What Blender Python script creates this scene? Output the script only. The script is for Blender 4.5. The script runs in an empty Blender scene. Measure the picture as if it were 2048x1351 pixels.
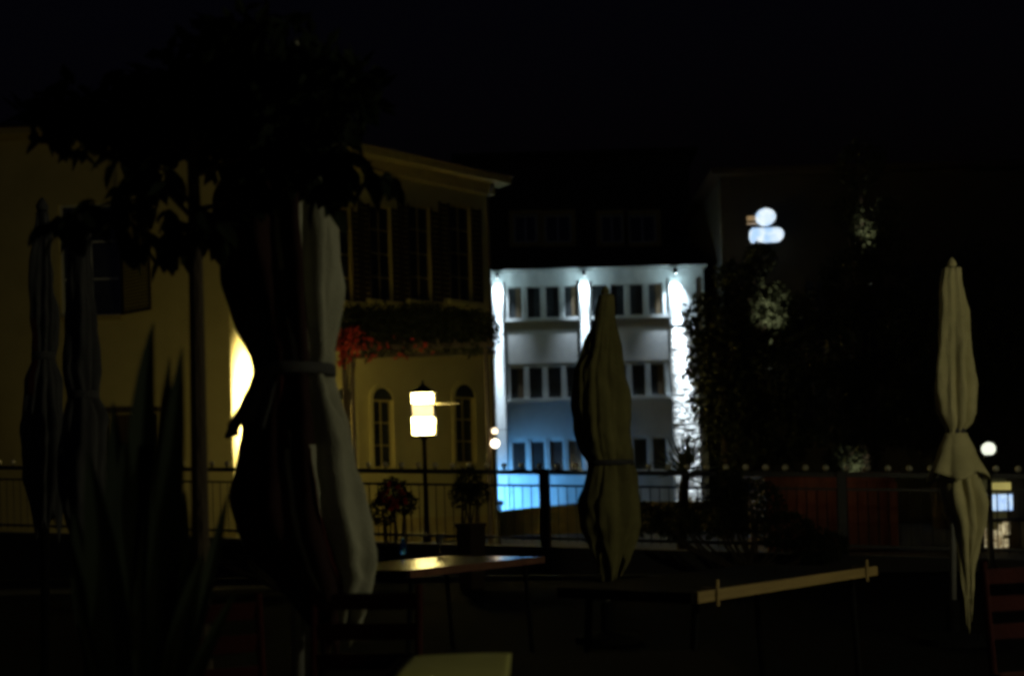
import bpy, math, random
from mathutils import Matrix, Vector, noise
R = math.radians
random.seed(11)
S = bpy.context.scene
COL = S.collection

# ------------------------------------------------------------------ camera, sky, exposure
F = 2276.0                       # focal length in photo pixels (40 mm on a 36 mm frame)
EYE = 1.2                        # seated eye height on the terrace
ROLL = R(1.6)
CR, SR = math.cos(ROLL), math.sin(ROLL)
cam_d = bpy.data.cameras.new('camera')
cam = bpy.data.objects.new('camera', cam_d); COL.objects.link(cam)
cam_d.sensor_width = 36; cam_d.lens = 36 * F / 2048
cam_d.shift_y = 324.5 / 2048
cam_d.clip_start = 0.05; cam_d.clip_end = 2000
cam.matrix_world = Matrix.Translation((0, 0, EYE)) @ Matrix.Rotation(R(90), 4, 'X') @ Matrix.Rotation(-ROLL, 4, 'Z')
cam_d.dof.use_dof = True; cam_d.dof.focus_distance = 8.5; cam_d.dof.aperture_fstop = 1.7
S.camera = cam
W = bpy.data.worlds.new('World'); S.world = W; W.use_nodes = True
wn = W.node_tree.nodes; bg = wn['Background']
sky = wn.new('ShaderNodeTexSky'); sky.sky_type = 'NISHITA'; sky.sun_disc = False
sky.sun_elevation = R(-4.0); sky.sun_rotation = R(200)
tint = wn.new('ShaderNodeMix'); tint.data_type = 'RGBA'; tint.blend_type = 'MULTIPLY'; tint.inputs[0].default_value = 1
tint.inputs[7].default_value = (.7, .7, 1.25, 1)      # moonless blue-black night
W.node_tree.links.new(sky.outputs[0], tint.inputs[6]); W.node_tree.links.new(tint.outputs[2], bg.inputs[0]); bg.inputs[1].default_value = 0.075
S.view_settings.view_transform = 'Standard'; S.view_settings.look = 'None'
S.view_settings.exposure = 0; S.view_settings.gamma = 1; S.view_settings.use_curve_mapping = False
S.render.engine = 'CYCLES'
S.cycles.use_denoising = True; S.cycles.max_bounces = 6; S.cycles.sample_clamp_indirect = 4
S.cycles.filter_width = 3.3

# ------------------------------------------------------------------ helpers
def ray(px, py):
    u, w = px - 1024, 1000 - py
    return (u * CR + w * SR) / F, (-u * SR + w * CR) / F
def at(px, py, Y):
    a, b = ray(px, py)
    return Vector((a * Y, Y, EYE + b * Y))
def onz(px, py, z):
    a, b = ray(px, py); Y = (z - EYE) / b
    return Vector((a * Y, Y, z))

class MB:
    def __init__(s): s.v = []; s.f = []
    def add(s, v, f):
        o = len(s.v); s.v += [tuple(p) for p in v]; s.f += [tuple(i + o for i in q) for q in f]
        return s
    def box(s, x0, x1, y0, y1, z0, z1):
        return s.add([(x0,y0,z0),(x1,y0,z0),(x1,y1,z0),(x0,y1,z0),(x0,y0,z1),(x1,y0,z1),(x1,y1,z1),(x0,y1,z1)],
                     [(0,3,2,1),(4,5,6,7),(0,1,5,4),(1,2,6,5),(2,3,7,6),(3,0,4,7)])
    def bbox(s, x0, x1, y0, y1, z0, z1, b=0.01):      # box with chamfered vertical edges and top
        v = []
        for z, e in ((z0, 0), (z1 - b, 0), (z1, b)):
            X0, X1, Y0, Y1 = x0 + e, x1 - e, y0 + e, y1 - e
            v += [(X0+b,Y0,z),(X1-b,Y0,z),(X1,Y0+b,z),(X1,Y1-b,z),(X1-b,Y1,z),(X0+b,Y1,z),(X0,Y1-b,z),(X0,Y0+b,z)]
        f = [tuple(range(7,-1,-1)), tuple(range(16,24))]
        for k in (0, 8):
            for i in range(8):
                j = (i + 1) % 8; f.append((k+i, k+j, k+8+j, k+8+i))
        return s.add(v, f)
    def lathe(s, prof, n=16, c=(0,0,0)):
        v = []; f = []
        for r, z in prof:
            for i in range(n):
                t = 2*math.pi*i/n; v.append((c[0]+r*math.cos(t), c[1]+r*math.sin(t), c[2]+z))
        for k in range(len(prof)-1):
            for i in range(n):
                j = (i+1) % n; f.append((k*n+i, k*n+j, (k+1)*n+j, (k+1)*n+i))
        f.append(tuple(range(n-1,-1,-1))); f.append(tuple(range((len(prof)-1)*n, len(prof)*n)))
        return s.add(v, f)
    def tube(s, pts, rad, n=8):
        pts = [Vector(p) for p in pts]
        if not isinstance(rad, (list, tuple)): rad = [rad]*len(pts)
        v = []; f = []
        for k, p in enumerate(pts):
            d = (pts[min(k+1, len(pts)-1)] - pts[max(k-1, 0)]).normalized()
            a = d.cross(Vector((0,0,1)))
            if a.length < 1e-3: a = d.cross(Vector((1,0,0)))
            a.normalize(); b = d.cross(a)
            for i in range(n):
                t = 2*math.pi*i/n; v.append(p + (a*math.cos(t) + b*math.sin(t))*rad[k])
        for k in range(len(pts)-1):
            for i in range(n):
                j = (i+1) % n; f.append((k*n+i, k*n+j, (k+1)*n+j, (k+1)*n+i))
        f.append(tuple(range(n-1,-1,-1))); f.append(tuple(range((len(pts)-1)*n, len(pts)*n)))
        return s.add(v, f)
    def sphere(s, c, r, n=14, m=9, sz=1.0):
        return s.lathe([(max(1e-4, r*math.sin(math.pi*k/m)), -r*sz*math.cos(math.pi*k/m)) for k in range(m+1)], n, c)
    def mesh(s, name, m, smooth=False):
        me = bpy.data.meshes.new(name); me.from_pydata(s.v, [], s.f); me.update()
        if m: me.materials.append(m)
        if smooth: me.polygons.foreach_set('use_smooth', [True]*len(me.polygons))
        return me
    def build(s, name, m, parent=None, smooth=False, loc=(0,0,0), rz=0):
        return put(name, s.mesh(name, m, smooth), parent, loc, rz)

def put(name, me, parent=None, loc=(0,0,0), rz=0):
    o = bpy.data.objects.new(name, me); COL.objects.link(o)
    o.location = loc; o.rotation_euler = (0, 0, rz)
    if parent: o.parent = parent
    return o
def tag(o, label=None, cat=None, group=None, kind=None):
    if label: o['label'] = label
    if cat: o['category'] = cat
    if group: o['group'] = group
    if kind: o['kind'] = kind
    return o
def thing(name, label, cat, loc=(0,0,0), rz=0, group=None):
    return tag(put(name, None, None, loc, rz), label, cat, group)

def mat(name, col, rough=0.7, col2=None, scale=4.0, bump=0.0, metal=0.0, bscale=None, spec=0.5, streak=None, trans=0.0):
    m = bpy.data.materials.new(name); m.use_nodes = True
    n = m.node_tree.nodes; l = m.node_tree.links; b = n['Principled BSDF']
    b.inputs['Roughness'].default_value = rough; b.inputs['Metallic'].default_value = metal
    b.inputs['Specular IOR Level'].default_value = spec
    if trans: b.inputs['Transmission Weight'].default_value = trans
    tc = n.new('ShaderNodeTexCoord'); mp = n.new('ShaderNodeMapping')
    l.new(tc.outputs['Object'], mp.inputs[0])
    if streak: mp.inputs['Scale'].default_value = streak
    t = n.new('ShaderNodeTexNoise'); t.inputs['Scale'].default_value = scale; t.inputs['Detail'].default_value = 6
    t.inputs['Roughness'].default_value = 0.62
    l.new(mp.outputs[0], t.inputs['Vector'])
    r = n.new('ShaderNodeValToRGB'); c2 = col2 or [c*0.72 for c in col]
    r.color_ramp.elements[0].position = 0.32; r.color_ramp.elements[0].color = (*c2, 1)
    r.color_ramp.elements[1].position = 0.68; r.color_ramp.elements[1].color = (*col, 1)
    l.new(t.outputs['Fac'], r.inputs[0]); l.new(r.outputs[0], b.inputs['Base Color'])
    if bump:
        t2 = n.new('ShaderNodeTexNoise'); t2.inputs['Scale'].default_value = bscale or scale*8; t2.inputs['Detail'].default_value = 5
        l.new(mp.outputs[0], t2.inputs['Vector'])
        bp = n.new('ShaderNodeBump'); bp.inputs['Strength'].default_value = bump; bp.inputs['Distance'].default_value = 0.02
        l.new(t2.outputs['Fac'], bp.inputs['Height']); l.new(bp.outputs[0], b.inputs['Normal'])
    return m
def glow(name, col, st, col2=None, scale=6.0):
    m = bpy.data.materials.new(name); m.use_nodes = True
    n = m.node_tree.nodes; l = m.node_tree.links; b = n['Principled BSDF']
    b.inputs['Base Color'].default_value = (0.8, 0.8, 0.78, 1); b.inputs['Roughness'].default_value = 0.35
    tc = n.new('ShaderNodeTexCoord'); t = n.new('ShaderNodeTexNoise'); t.inputs['Scale'].default_value = scale
    l.new(tc.outputs['Object'], t.inputs['Vector'])
    r = n.new('ShaderNodeValToRGB'); r.color_ramp.elements[0].color = (*(col2 or [c*0.85 for c in col]), 1); r.color_ramp.elements[1].color = (*col, 1)
    r.color_ramp.elements[0].position = 0.4; r.color_ramp.elements[1].position = 0.6
    l.new(t.outputs['Fac'], r.inputs[0]); l.new(r.outputs[0], b.inputs['Emission Color'])
    b.inputs['Emission Strength'].default_value = st
    return m
def lamp(name, kind, loc, power, col, parent, size=0.1, aim=None, angle=60, blend=0.6):
    d = bpy.data.lights.new(name, kind); d.energy = power; d.color = col
    d.shadow_soft_size = size
    if kind == 'SPOT': d.spot_size = R(angle); d.spot_blend = blend
    o = bpy.data.objects.new(name, d); COL.objects.link(o); o.location = loc
    if aim is not None: o.rotation_euler = Vector(aim).to_track_quat('-Z', 'Y').to_euler()
    if parent: o.parent = parent
    return o

M = {}
M['ground'] = mat('asphalt', (.03,.03,.031), .9, scale=3, bump=.4, bscale=60)
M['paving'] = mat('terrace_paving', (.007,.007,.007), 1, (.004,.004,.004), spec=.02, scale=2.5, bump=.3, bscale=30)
M['ochre'] = mat('ochre_plaster', (.52,.46,.20), .9, (.43,.375,.155), .9, .35, bscale=22)
M['cream'] = mat('cream_plaster', (.46,.42,.18), .9, (.38,.34,.14), .8, .35, bscale=22)
M['trim'] = mat('pale_trim', (.44,.365,.13), .8, (.35,.285,.10), 3, .2)
M['white'] = mat('white_render', (.60,.64,.65), .85, (.37,.41,.43), 1.3, .4, bscale=26, streak=(1.4,1.4,.35))
M['frame_white'] = mat('white_frame', (.52,.56,.57), .5, (.44,.47,.48), 6)
M['spandrel'] = mat('grey_spandrel', (.52,.54,.545), .85, (.43,.45,.455), 1.4, .4, bscale=35)
M['stone'] = mat('rubble_stone', (.70,.69,.66), .9, (.45,.44,.42), 5, .8, bscale=14)
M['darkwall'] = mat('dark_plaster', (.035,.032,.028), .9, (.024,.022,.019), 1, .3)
M['glass'] = mat('window_glass', (.035,.04,.042), .12, (.015,.018,.02), 1.5, spec=.6)
M['wood_dark'] = mat('dark_stained_wood', (.05,.032,.02), .55, (.03,.02,.012), 6, .2, streak=(1,1,.15))
M['wood_pale'] = mat('pale_wood', (.22,.155,.05), .7, (.15,.10,.03), 9, .2, streak=(.2,.2,3))
M['wood_red'] = mat('red_boards', (.15,.062,.036), .85, (.08,.033,.02), 5, .3, streak=(1,1,.15))
M['wood_brown'] = mat('brown_boards', (.15,.07,.04), .85, (.08,.04,.022), 5, .3, streak=(1,1,.15))
M['wood_rust'] = mat('rust_boards', (.22,.085,.04), .85, (.12,.045,.022), 5, .3, streak=(1,1,.15))
M['iron'] = mat('black_iron', (.018,.018,.02), .42, (.03,.028,.026), 14, .2, metal=.3)
M['brass'] = mat('pale_metal_ball', (.78,.74,.56), .22, (.66,.62,.45), 10, metal=.15)
M['fabric'] = mat('beige_canvas', (.52,.47,.26), .95, (.36,.33,.17), 3, .5, bscale=120)
M['fabric_olive'] = mat('olive_canvas', (.17,.155,.055), .95, (.10,.09,.03), 3, .5, bscale=120)
M['fabric_grey'] = mat('grey_beige_canvas', (.31,.31,.25), .95, (.21,.21,.165), 3, .5, bscale=120)
M['fabric_dark'] = mat('charcoal_canvas', (.05,.05,.055), .95, (.03,.03,.034), 3, .4, bscale=120)
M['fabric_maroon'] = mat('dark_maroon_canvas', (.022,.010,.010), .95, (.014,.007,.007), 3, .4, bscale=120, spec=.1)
M['red_cloth'] = mat('red_cloth', (.034,.005,.004), 1, (.022,.003,.003), 5, .3, bscale=90, spec=.2)
M['alu'] = mat('aluminium_pole', (.55,.55,.53), .35, (.45,.45,.43), 20, metal=.7)
M['bark'] = mat('bark', (.05,.035,.022), .95, (.028,.02,.013), 9, .8, streak=(1,1,.3))
M['leaf'] = mat('leaf_green', (.055,.095,.028), .55, (.03,.055,.016), 3)
M['leaf_dark'] = mat('leaf_dark_green', (.030,.036,.018), .8, (.016,.02,.010), 3, spec=.15)
M['leaf_night'] = mat('dull_leaf', (.012,.016,.009), .95, (.007,.01,.006), 3, spec=.03)
M['blade'] = mat('sword_leaf', (.016,.024,.016), .7, (.010,.016,.010), 8, spec=.1, streak=(3,3,.4))
M['yucca'] = mat('yucca_leaf', (.09,.12,.06), .5, (.05,.07,.03), 6)
M['matte_black'] = mat('matte_black', (.008,.008,.009), 1, (.006,.006,.006), 6, spec=.03)
M['garden'] = mat('weathered_garden_wall', (.13,.11,.06), .95, (.08,.07,.04), 2, .4)
M['petal'] = mat('red_petal', (.45,.03,.012), .7, (.3,.015,.01), 6)
M['paper'] = mat('cream_paper', (.34,.34,.10), .95, (.25,.25,.07), 3, .15)
M['tile'] = mat('roof_tile', (.16,.085,.06), .9, (.1,.055,.04), 4, .5)
M['terracotta'] = mat('terracotta', (.22,.09,.05), .85, (.15,.06,.035), 4, .3)
M['curtain'] = mat('ochre_curtain', (.09,.062,.03), .9, (.06,.04,.02), 5, streak=(6,1,.2))
M['table_gloss'] = mat('varnished_table_top', (.05,.03,.018), .16, (.03,.018,.011), 4, streak=(.3,4,1))
M['table_dark'] = mat('dark_table_top', (.010,.008,.007), 1, (.007,.006,.005), 4, .2, spec=.02)

# ------------------------------------------------------------------ the setting
def sheet(name, x0, x1, y0, y1, z, m):
    return tag(MB().add([(x0,y0,z),(x1,y0,z),(x1,y1,z),(x0,y1,z)], [(0,1,2,3)]).build(name, m), kind='structure')
sheet('ground', -600, 600, -300, 900, -0.03, M['ground'])
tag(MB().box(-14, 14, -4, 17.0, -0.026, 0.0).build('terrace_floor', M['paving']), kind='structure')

def wall_mesh(x0, x1, z0, z1, holes, depth):
    """Front face at y=0 with rectangular openings and their reveals, a back and sides at y=depth."""
    xs = sorted({x0, x1, *[h[0] for h in holes], *[h[1] for h in holes]})
    zs = sorted({z0, z1, *[h[2] for h in holes], *[h[3] for h in holes]})
    b = MB()
    for i in range(len(xs)-1):
        for k in range(len(zs)-1):
            cx, cz = (xs[i]+xs[i+1])/2, (zs[k]+zs[k+1])/2
            if any(h[0] < cx < h[1] and h[2] < cz < h[3] for h in holes): continue
            b.add([(xs[i],0,zs[k]),(xs[i+1],0,zs[k]),(xs[i+1],0,zs[k+1]),(xs[i],0,zs[k+1])], [(0,1,2,3)])
    for a, c, d, e in holes:
        r = min(.28, depth*.6)
        b.add([(a,0,d),(c,0,d),(c,0,e),(a,0,e),(a,r,d),(c,r,d),(c,r,e),(a,r,e)],
              [(0,4,5,1),(1,5,6,2),(2,6,7,3),(3,7,4,0),(4,7,6,5)])
    b.add([(x0,0,z0),(x1,0,z0),(x1,0,z1),(x0,0,z1),(x0,depth,z0),(x1,depth,z0),(x1,depth,z1),(x0,depth,z1)],
          [(1,5,6,2),(4,0,3,7),(5,4,7,6),(3,2,6,7)])
    return b

def window(parent, x0, x1, z0, z1, y=.10, fw=.06, m='frame_white', bars=(1, 0), pane='glass', name='window'):
    b = MB()
    b.box(x0, x0+fw, y, y+.06, z0, z1); b.box(x1-fw, x1, y, y+.06, z0, z1)
    b.box(x0+fw, x1-fw, y, y+.06, z0, z0+fw); b.box(x0+fw, x1-fw, y, y+.06, z1-fw, z1)
    for i in range(bars[0]):
        x = x0 + (x1-x0)*(i+1)/(bars[0]+1); b.box(x-fw*.4, x+fw*.4, y+.004, y+.05, z0+fw, z1-fw)
    for i in range(bars[1]):
        z = z0 + (z1-z0)*(i+1)/(bars[1]+1); b.box(x0+fw, x1-fw, y+.008, y+.046, z-fw*.35, z+fw*.35)
    w = b.build(name, M[m], parent)
    MB().box(x0+fw*.6, x1-fw*.6, y+.025, y+.035, z0+fw*.6, z1-fw*.6).build('pane', M[pane], w)
    return w

# ---- house A: ochre house on the left, seen behind the sword leaves
YA = 29.0
def ax(px, py): p = at(px, py, YA); return p.x, p.z
AX1 = ax(463, 800)[0]
houseA = thing('ochre_house', 'ochre plastered house at far left with a swung-open shutter and white cross-barred window', 'house', (0, YA, 0))
wx0, wz0 = ax(120, 630); wx1, wz1 = ax(200, 400)
win0, win1 = ax(150, 632), ax(236, 405)
dx0, dz1 = ax(208, 828)
dr = (dx0, dx0+1.35, .02, dz1)
aw = (win0[0]-.35, win1[0], win0[1], win1[1])
aw2 = (-15.2, -13.6, win0[1], win1[1]); dr2 = (-14.9, -13.9, 1.0, dz1)
wall_mesh(-18, AX1, 0, 10.7, [aw, aw2, dr, dr2], 7.0).build('wall', M['ochre'], houseA)
window(houseA, *aw, bars=(1, 2)); window(houseA, *aw2, bars=(1, 2)); window(houseA, *dr2)
d_ = MB().box(dr[0]+.12, dr[1]-.02, .16, .22, .02, dr[3]-.02).build('door', M['wood_dark'], houseA)
MB().box(dr[0]+.12, dr[0]+.2, .08, .155, .02, dr[3]-.02).build('door_frame', M['trim'], d_)
MB().sphere((dr[1]-.14, .13, 1.05), .035).build('handle', M['brass'], d_)
MB().box(dr[0]-.1, dr[1]+.12, -.34, -.002, dr[3]+.02, dr[3]+.14).build('door_canopy', M['wood_dark'], houseA)
MB().box(aw[0]-.1, aw[1]+.05, -.1, -.002, aw[2]-.12, aw[2]-.01).build('window_sill', M['trim'], houseA)
sh = MB(); sw = 1.15; h0, h1 = 0, aw[3]-aw[2]
sh.box(0, .07, 0, .04, h0, h1); sh.box(sw-.07, sw, 0, .04, h0, h1); sh.box(.07, sw-.07, 0, .04, h0, h0+.09); sh.box(.07, sw-.07, 0, .04, h1-.09, h1)
shut = sh.build('shutter', M['wood_dark'], houseA, loc=(aw[1]+.01, -.03, aw[2]), rz=R(-34))
slat = MB().add([(.07,-.005,0),(sw-.07,-.005,0),(sw-.07,.045,.06),(.07,.045,.06),(.07,.0,-.012),(sw-.07,.0,-.012),(sw-.07,.05,.048),(.07,.05,.048)],
                [(0,1,2,3),(7,6,5,4),(0,4,5,1),(3,2,6,7)]).mesh('slat', M['wood_dark'])
z = .12
while z < h1-.15: put('slat', slat, shut, (0, 0, z)); z += .085
MB().box(-18.6, AX1+.45, -.55, 7.2, 10.7, 10.86).build('eave', M['trim'], houseA)
MB().add([(-18.7,-.6,10.87),(AX1+.5,-.6,10.87),(AX1+.5,7.3,10.87),(-18.7,7.3,10.87),(-15,3.3,12.3),(AX1-3.5,3.3,12.3)],
         [(0,1,5,4),(1,2,5),(2,3,4,5),(3,0,4),(3,2,1,0)]).build('roof', M['tile'], houseA)
MB().box(-18, AX1+.03, -.04, -.003, 0, .6).build('plinth', M['trim'], houseA)

# ---- house B: tall cream house receding to the right, lit by the street lamp
e0, e1 = at(690, 300, 34.0), at(975, 352, 37.7)
db = Vector((e1.x-e0.x, e1.y-e0.y, 0)); db.normalize()
angB = math.atan2(db.y, db.x)
EAVE = e0.z
houseB = thing('cream_house', 'tall cream house behind the street lamp, narrow windows above and arched windows below', 'house', (e1.x, e1.y, 0), angB)
def bx(px, py):
    a, b = ray(px, py)            # intersect the ray with the facade plane
    t = (e1.x - a*e1.y) / (a*db.y - db.x)
    p = Vector((e1.x + db.x*t, e1.y + db.y*t, 0))
    return t, EYE + b*p.y
holesB = []; upB = []; loB = []
for pc in (682, 762, 840, 921):
    x0, z0 = bx(pc-19, 598); x1, z1 = bx(pc+19, 415); upB.append((x0, x1, z0, z1))
for pc, p0, p1 in ((690, 935, 800), (766, 935, 800), (930, 925, 795)):
    x0, z0 = bx(pc-18, p0); x1, z1 = bx(pc+18, p1); loB.append((x0, x1, z0, z1))
wall_mesh(-8.6, 0, 0, EAVE, upB+loB, 8.0).build('wall', M['cream'], houseB)
for h in upB:
    window(houseB, *h, bars=(1, 3), m='trim', fw=.045)
    MB().box(h[0]-.12, h[1]+.12, -.12, -.003, h[2]-.14, h[2]-.02).build('window_sill', M['cream'], houseB)
    for x0, x1 in ((h[0]-.42, h[0]-.006), (h[1]+.006, h[1]+.42)):
        sh_ = MB().box(x0, x0+.05, -.06, -.004, h[2], h[3]).box(x1-.05, x1, -.06, -.004, h[2], h[3]).build('shutter', M['wood_dark'], houseB)
        nz = int((h[3]-h[2])/.16)
        sl_ = MB().add([(x0+.05,-.055,0),(x1-.05,-.055,0),(x1-.05,-.01,.13),(x0+.05,-.01,.13),(x0+.05,-.045,0),(x1-.05,-.045,0),(x1-.05,-.004,.13),(x0+.05,-.004,.13)],
                       [(0,1,2,3),(7,6,5,4),(0,4,5,1),(3,2,6,7)]).mesh('slat', M['wood_dark'])
        for k in range(nz): put('slat', sl_, sh_, (0, 0, h[2]+.02+k*.16))
def arch(x0, x1, z0, z1, w, y0, y1):
    b = MB(); c = (x0+x1)/2; r = (x1-x0)/2; v = []; f = []
    pts = [(-1, None)]
    outer = [(x0-w, z0)] + [(c-(r+w)*math.cos(math.pi*k/12), z1+(r+w)*math.sin(math.pi*k/12)) for k in range(13)] + [(x1+w, z0)]
    inner = [(x0, z0)] + [(c-r*math.cos(math.pi*k/12), z1+r*math.sin(math.pi*k/12)) for k in range(13)] + [(x1, z0)]
    n = len(outer)
    for y in (y0, y1): v += [(x, y, z_) for x, z_ in outer] + [(x, y, z_) for x, z_ in inner]
    for i in range(n-1):
        f += [(i, n+i, n+i+1, i+1), (2*n+i, 2*n+i+1, 3*n+i+1, 3*n+i), (i, i+1, 2*n+i+1, 2*n+i), (n+i, 3*n+i, 3*n+i+1, n+i+1)]
    return b.add(v, f)
for h in loB:
    window(houseB, *h, bars=(1, 2), m='trim', fw=.05)
    s_ = arch(*h, .13, -.06, -.003).build('arched_surround', M['cream'], houseB)
    c_ = (h[0]+h[1])/2; r_ = (h[1]-h[0])/2
    MB().add([(c_-r_*math.cos(math.pi*k/12), -.02, h[3]+r_*math.sin(math.pi*k/12)) for k in range(13)], [tuple(range(13))]).build('fanlight', M['glass'], s_)
MB().box(-8.9, .5, -.62, -.003, EAVE-.16, EAVE+.06).build('eave', M['trim'], houseB)
MB().box(-8.6, .1, -.25, -.004, EAVE-.5, EAVE-.17).build('cornice', M['trim'], houseB)
MB().add([(-9.1,-.7,EAVE+.07),(.6,-.7,EAVE+.07),(.6,8.6,EAVE+.07),(-9.1,8.6,EAVE+.07),(-6,4,EAVE+1.5),(-3.4,4,EAVE+1.5)],
         [(0,1,5,4),(1,2,5),(2,3,4,5),(3,0,4),(3,2,1,0)]).build('roof', M['tile'], houseB)
MB().box(-8.6, .06, -.06, -.003, 0, .75).build('plinth', M['trim'], houseB)
MB().box(-8.6, .05, -.07, -.003, 5.9, 6.08).build('string_course', M['trim'], houseB)

MB().tube([(-.12,-.1,0),(-.12,-.1,EAVE-.6),(-.12,-.4,EAVE-.2)], .05, 8).build('drainpipe', M['wood_dark'], houseB)
MB().bbox(-5.4, -4.7, 3.4, 4.1, EAVE+.6, EAVE+2.3, .03).build('chimney', M['trim'], houseB)

# ---- white three-storey building with the lit pilasters
YW = 43.0
WX0, WX1, WTOP = -.62, 7.46, 9.8
bw = thing('white_office_building', 'white three-storey building with window rows and three brightly lit pilasters', 'building', (0, YW, 0))
rows = [(8.06, 9.25), (5.02, 6.22), (2.2, 3.42)]
cols = [.33+.705*k for k in range(4)] + [3.50+.71*k for k in range(4)]
holes = [(c-.272, c+.272, a, b) for a, b in rows for c in cols]
wall_mesh(WX0, WX1, 0, WTOP, holes, 9.0).build('wall', M['white'], bw)
for ri, (a, b) in enumerate(rows):
    for ci, c in enumerate(cols):
        w_ = window(bw, c-.272, c+.272, a, b, y=.08, fw=.03, bars=(0, 0))
        if (ri, ci) in ((1, 7), (0, 0), (0, 3), (0, 7), (1, 0)):
            MB().box(c+.02, c+.22, .06, .1, a+.05, b-.05).build('curtain', M['curtain'], w_)
        MB().box(c-.335, c-.276, -.05, -.003, a, b).box(c+.276, c+.335, -.05, -.003, a, b).build('window_jamb', M['frame_white'], w_)
cap = MB().box(WX0-.12, WX1+.12, -.22, 9.1, WTOP, WTOP+.07).build('parapet_cap', M['frame_white'], bw)
PIL = [(-.52, -.12), (2.74, 3.12), (6.12, 6.55)]
for (x0, x1) in ((-.12, 2.74), (3.12, 6.12)):
    for a, b in rows:
        MB().box(x0+.003, x1-.003, -.17, -.003, a-.14, a-.012).build('sill_band', M['frame_white'], bw)
    for a, b in ((6.34, 7.9), (3.54, 4.86)):
        MB().box(x0+.06, x1-.06, -.06, -.003, a, b).build('spandrel_panel', M['spandrel'], bw)
for x0, x1 in PIL[:2]:
    MB().bbox(x0, x1, -.26, -.002, 0, 9.42, .02).build('pilaster', M['white'], bw)
for (x0, x1) in ((WX0+.02, -.525), ):
    for a, b in rows: MB().box(x0, x1, -.17, -.003, a-.14, a-.012).build('sill_band', M['frame_white'], bw)
# the right-hand pilaster is clad in rough stones
pst = MB().box(6.14, 7.14, -.16, -.002, 0, 9.42).build('stone_pilaster', M['white'], bw)
z = .02
while z < 7.35:
    hh = random.uniform(.17, .33); x = 6.13
    while x < 7.10:
        ww = min(random.uniform(.2, .5), 7.15-x)
        if 7.15-x-ww < .12: ww = 7.15-x
        g = .006; y1 = -.175-random.uniform(.004, .022); b = MB()
        j = lambda s=.006: random.uniform(-s, s)
        f = [(x+g+j(.008), -.155, z+g), (x+ww-g, -.155, z+g+j(.008)), (x+ww-g, -.155, z+hh-g), (x+g, -.155, z+hh-g)]
        e = .022
        k = [(x+g+e+j(), y1+j(), z+g+e+j()), (x+ww-g-e+j(), y1+j(), z+g+e+j()), (x+ww-g-e+j(), y1+j(), z+hh-g-e+j()), (x+g+e+j(), y1+j(), z+hh-g-e+j())]
        b.add(f+k, [(4,5,6),(4,6,7),(0,1,5,4),(1,2,6,5),(2,3,7,6),(3,0,4,7)])
        b.build('stone', M['stone'], pst); x += ww
    z += hh
MB().bbox(6.13, 6.62, -.20, -.162, 7.63, 9.42, .012).build('pilaster', M['white'], bw)
# downlights at the heads of the pilasters
M['led'] = glow('led_lens', (.82, .9, 1), 2)
for i, (x0, x1) in enumerate(PIL):
    c = (x0+x1)/2; y = -.52; zc = 9.60
    ll = thing('wall_light', ['cool white downlight at the head of the left pilaster', 'cool white downlight at the head of the middle pilaster, beside the olive parasol',
               'cool white downlight at the head of the right stone pilaster'][i], 'wall light', (c, YW, 0), group='downlights on the white building')
    MB().lathe([(.05, .1), (.06, .09), (.06, -.1), (.05, -.11)], 14, (0, y, zc)).build('housing', M['matte_black'], ll)
    MB().box(-.02, .02, y+.05, -.005, zc+.02, zc+.06).build('bracket', M['matte_black'], ll)
    MB().lathe([(.045, -.118), (.045, -.112)], 12, (0, y, zc)).build('lens', M['led'], ll)
    cw = (.74, .88, 1)
    lamp('wide_beam', 'SPOT', (0, y, zc-.13), [620, 620, 700][i], cw, ll, .04, (0, .40, -1), 72, .9)
    lamp('facade_fill', 'POINT', (0, y-.14, zc-.22), [26, 26, 20][i], (.68, .94, 1), ll, .06)  # extra point light added to lift the facade between the beams
    lamp('middle_beam', 'SPOT', (0, y, zc-.13), [6500, 6000, 8500][i], cw, ll, .04, ([0, 0, .055][i], .115, -1), [11, 11, 17][i], .8)
    lamp('narrow_beam', 'SPOT', (0, y, zc-.13), [20000, 9000, 25000][i], cw, ll, .04, ([-.01, 0, .06][i], .048, -1), [7, 7, 11][i], .8)
# blue floodlight at the left foot
fl = at(1000, 1004, 41.2)
fb = thing('ground_floodlight', 'small blue-white floodlight at the left foot of the white building', 'floodlight', (fl.x, fl.y, 0))
MB().box(-.05, .05, -.05, .05, 0, fl.z-.1).build('stand', M['iron'], fb)
MB().bbox(-.13, .13, -.09, .07, fl.z-.1, fl.z+.08, .015).build('housing', M['iron'], fb)
M['bluelens'] = glow('blue_lens', (.25, .55, 1), 6)
MB().box(-.1, .1, .071, .08, fl.z-.08, fl.z+.06).build('lens', M['bluelens'], fb)
lamp('flood_beam', 'SPOT', (.05, .14, fl.z), 520, (.13, .48, 1), fb, .08, (.75, 1.6, .3), 125, .9)
# low garden wall in front of it
g0, g1 = at(985, 1022, 38.6), at(1180, 1003, 38.6)
gw = MB(); g2 = at(1440, 1001, 38.6)
gw.add([(g0.x,0,0),(g1.x,0,0),(g2.x,0,0),(g0.x,0,g0.z),(g1.x,0,g1.z),(g2.x,0,g2.z)] + [(g0.x,.25,0),(g1.x,.25,0),(g2.x,.25,0),(g0.x,.25,g0.z),(g1.x,.25,g1.z),(g2.x,.25,g2.z)],
       [(0,1,4,3),(1,2,5,4),(3,4,10,9),(4,5,11,10),(6,9,10,7),(7,10,11,8),(0,3,9,6),(2,8,11,5)])
tag(gw.build('garden_wall', M['garden'], None, loc=(0, 38.6, 0)), 'low dim garden wall below the white building, seen through the fence', 'wall')

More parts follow.
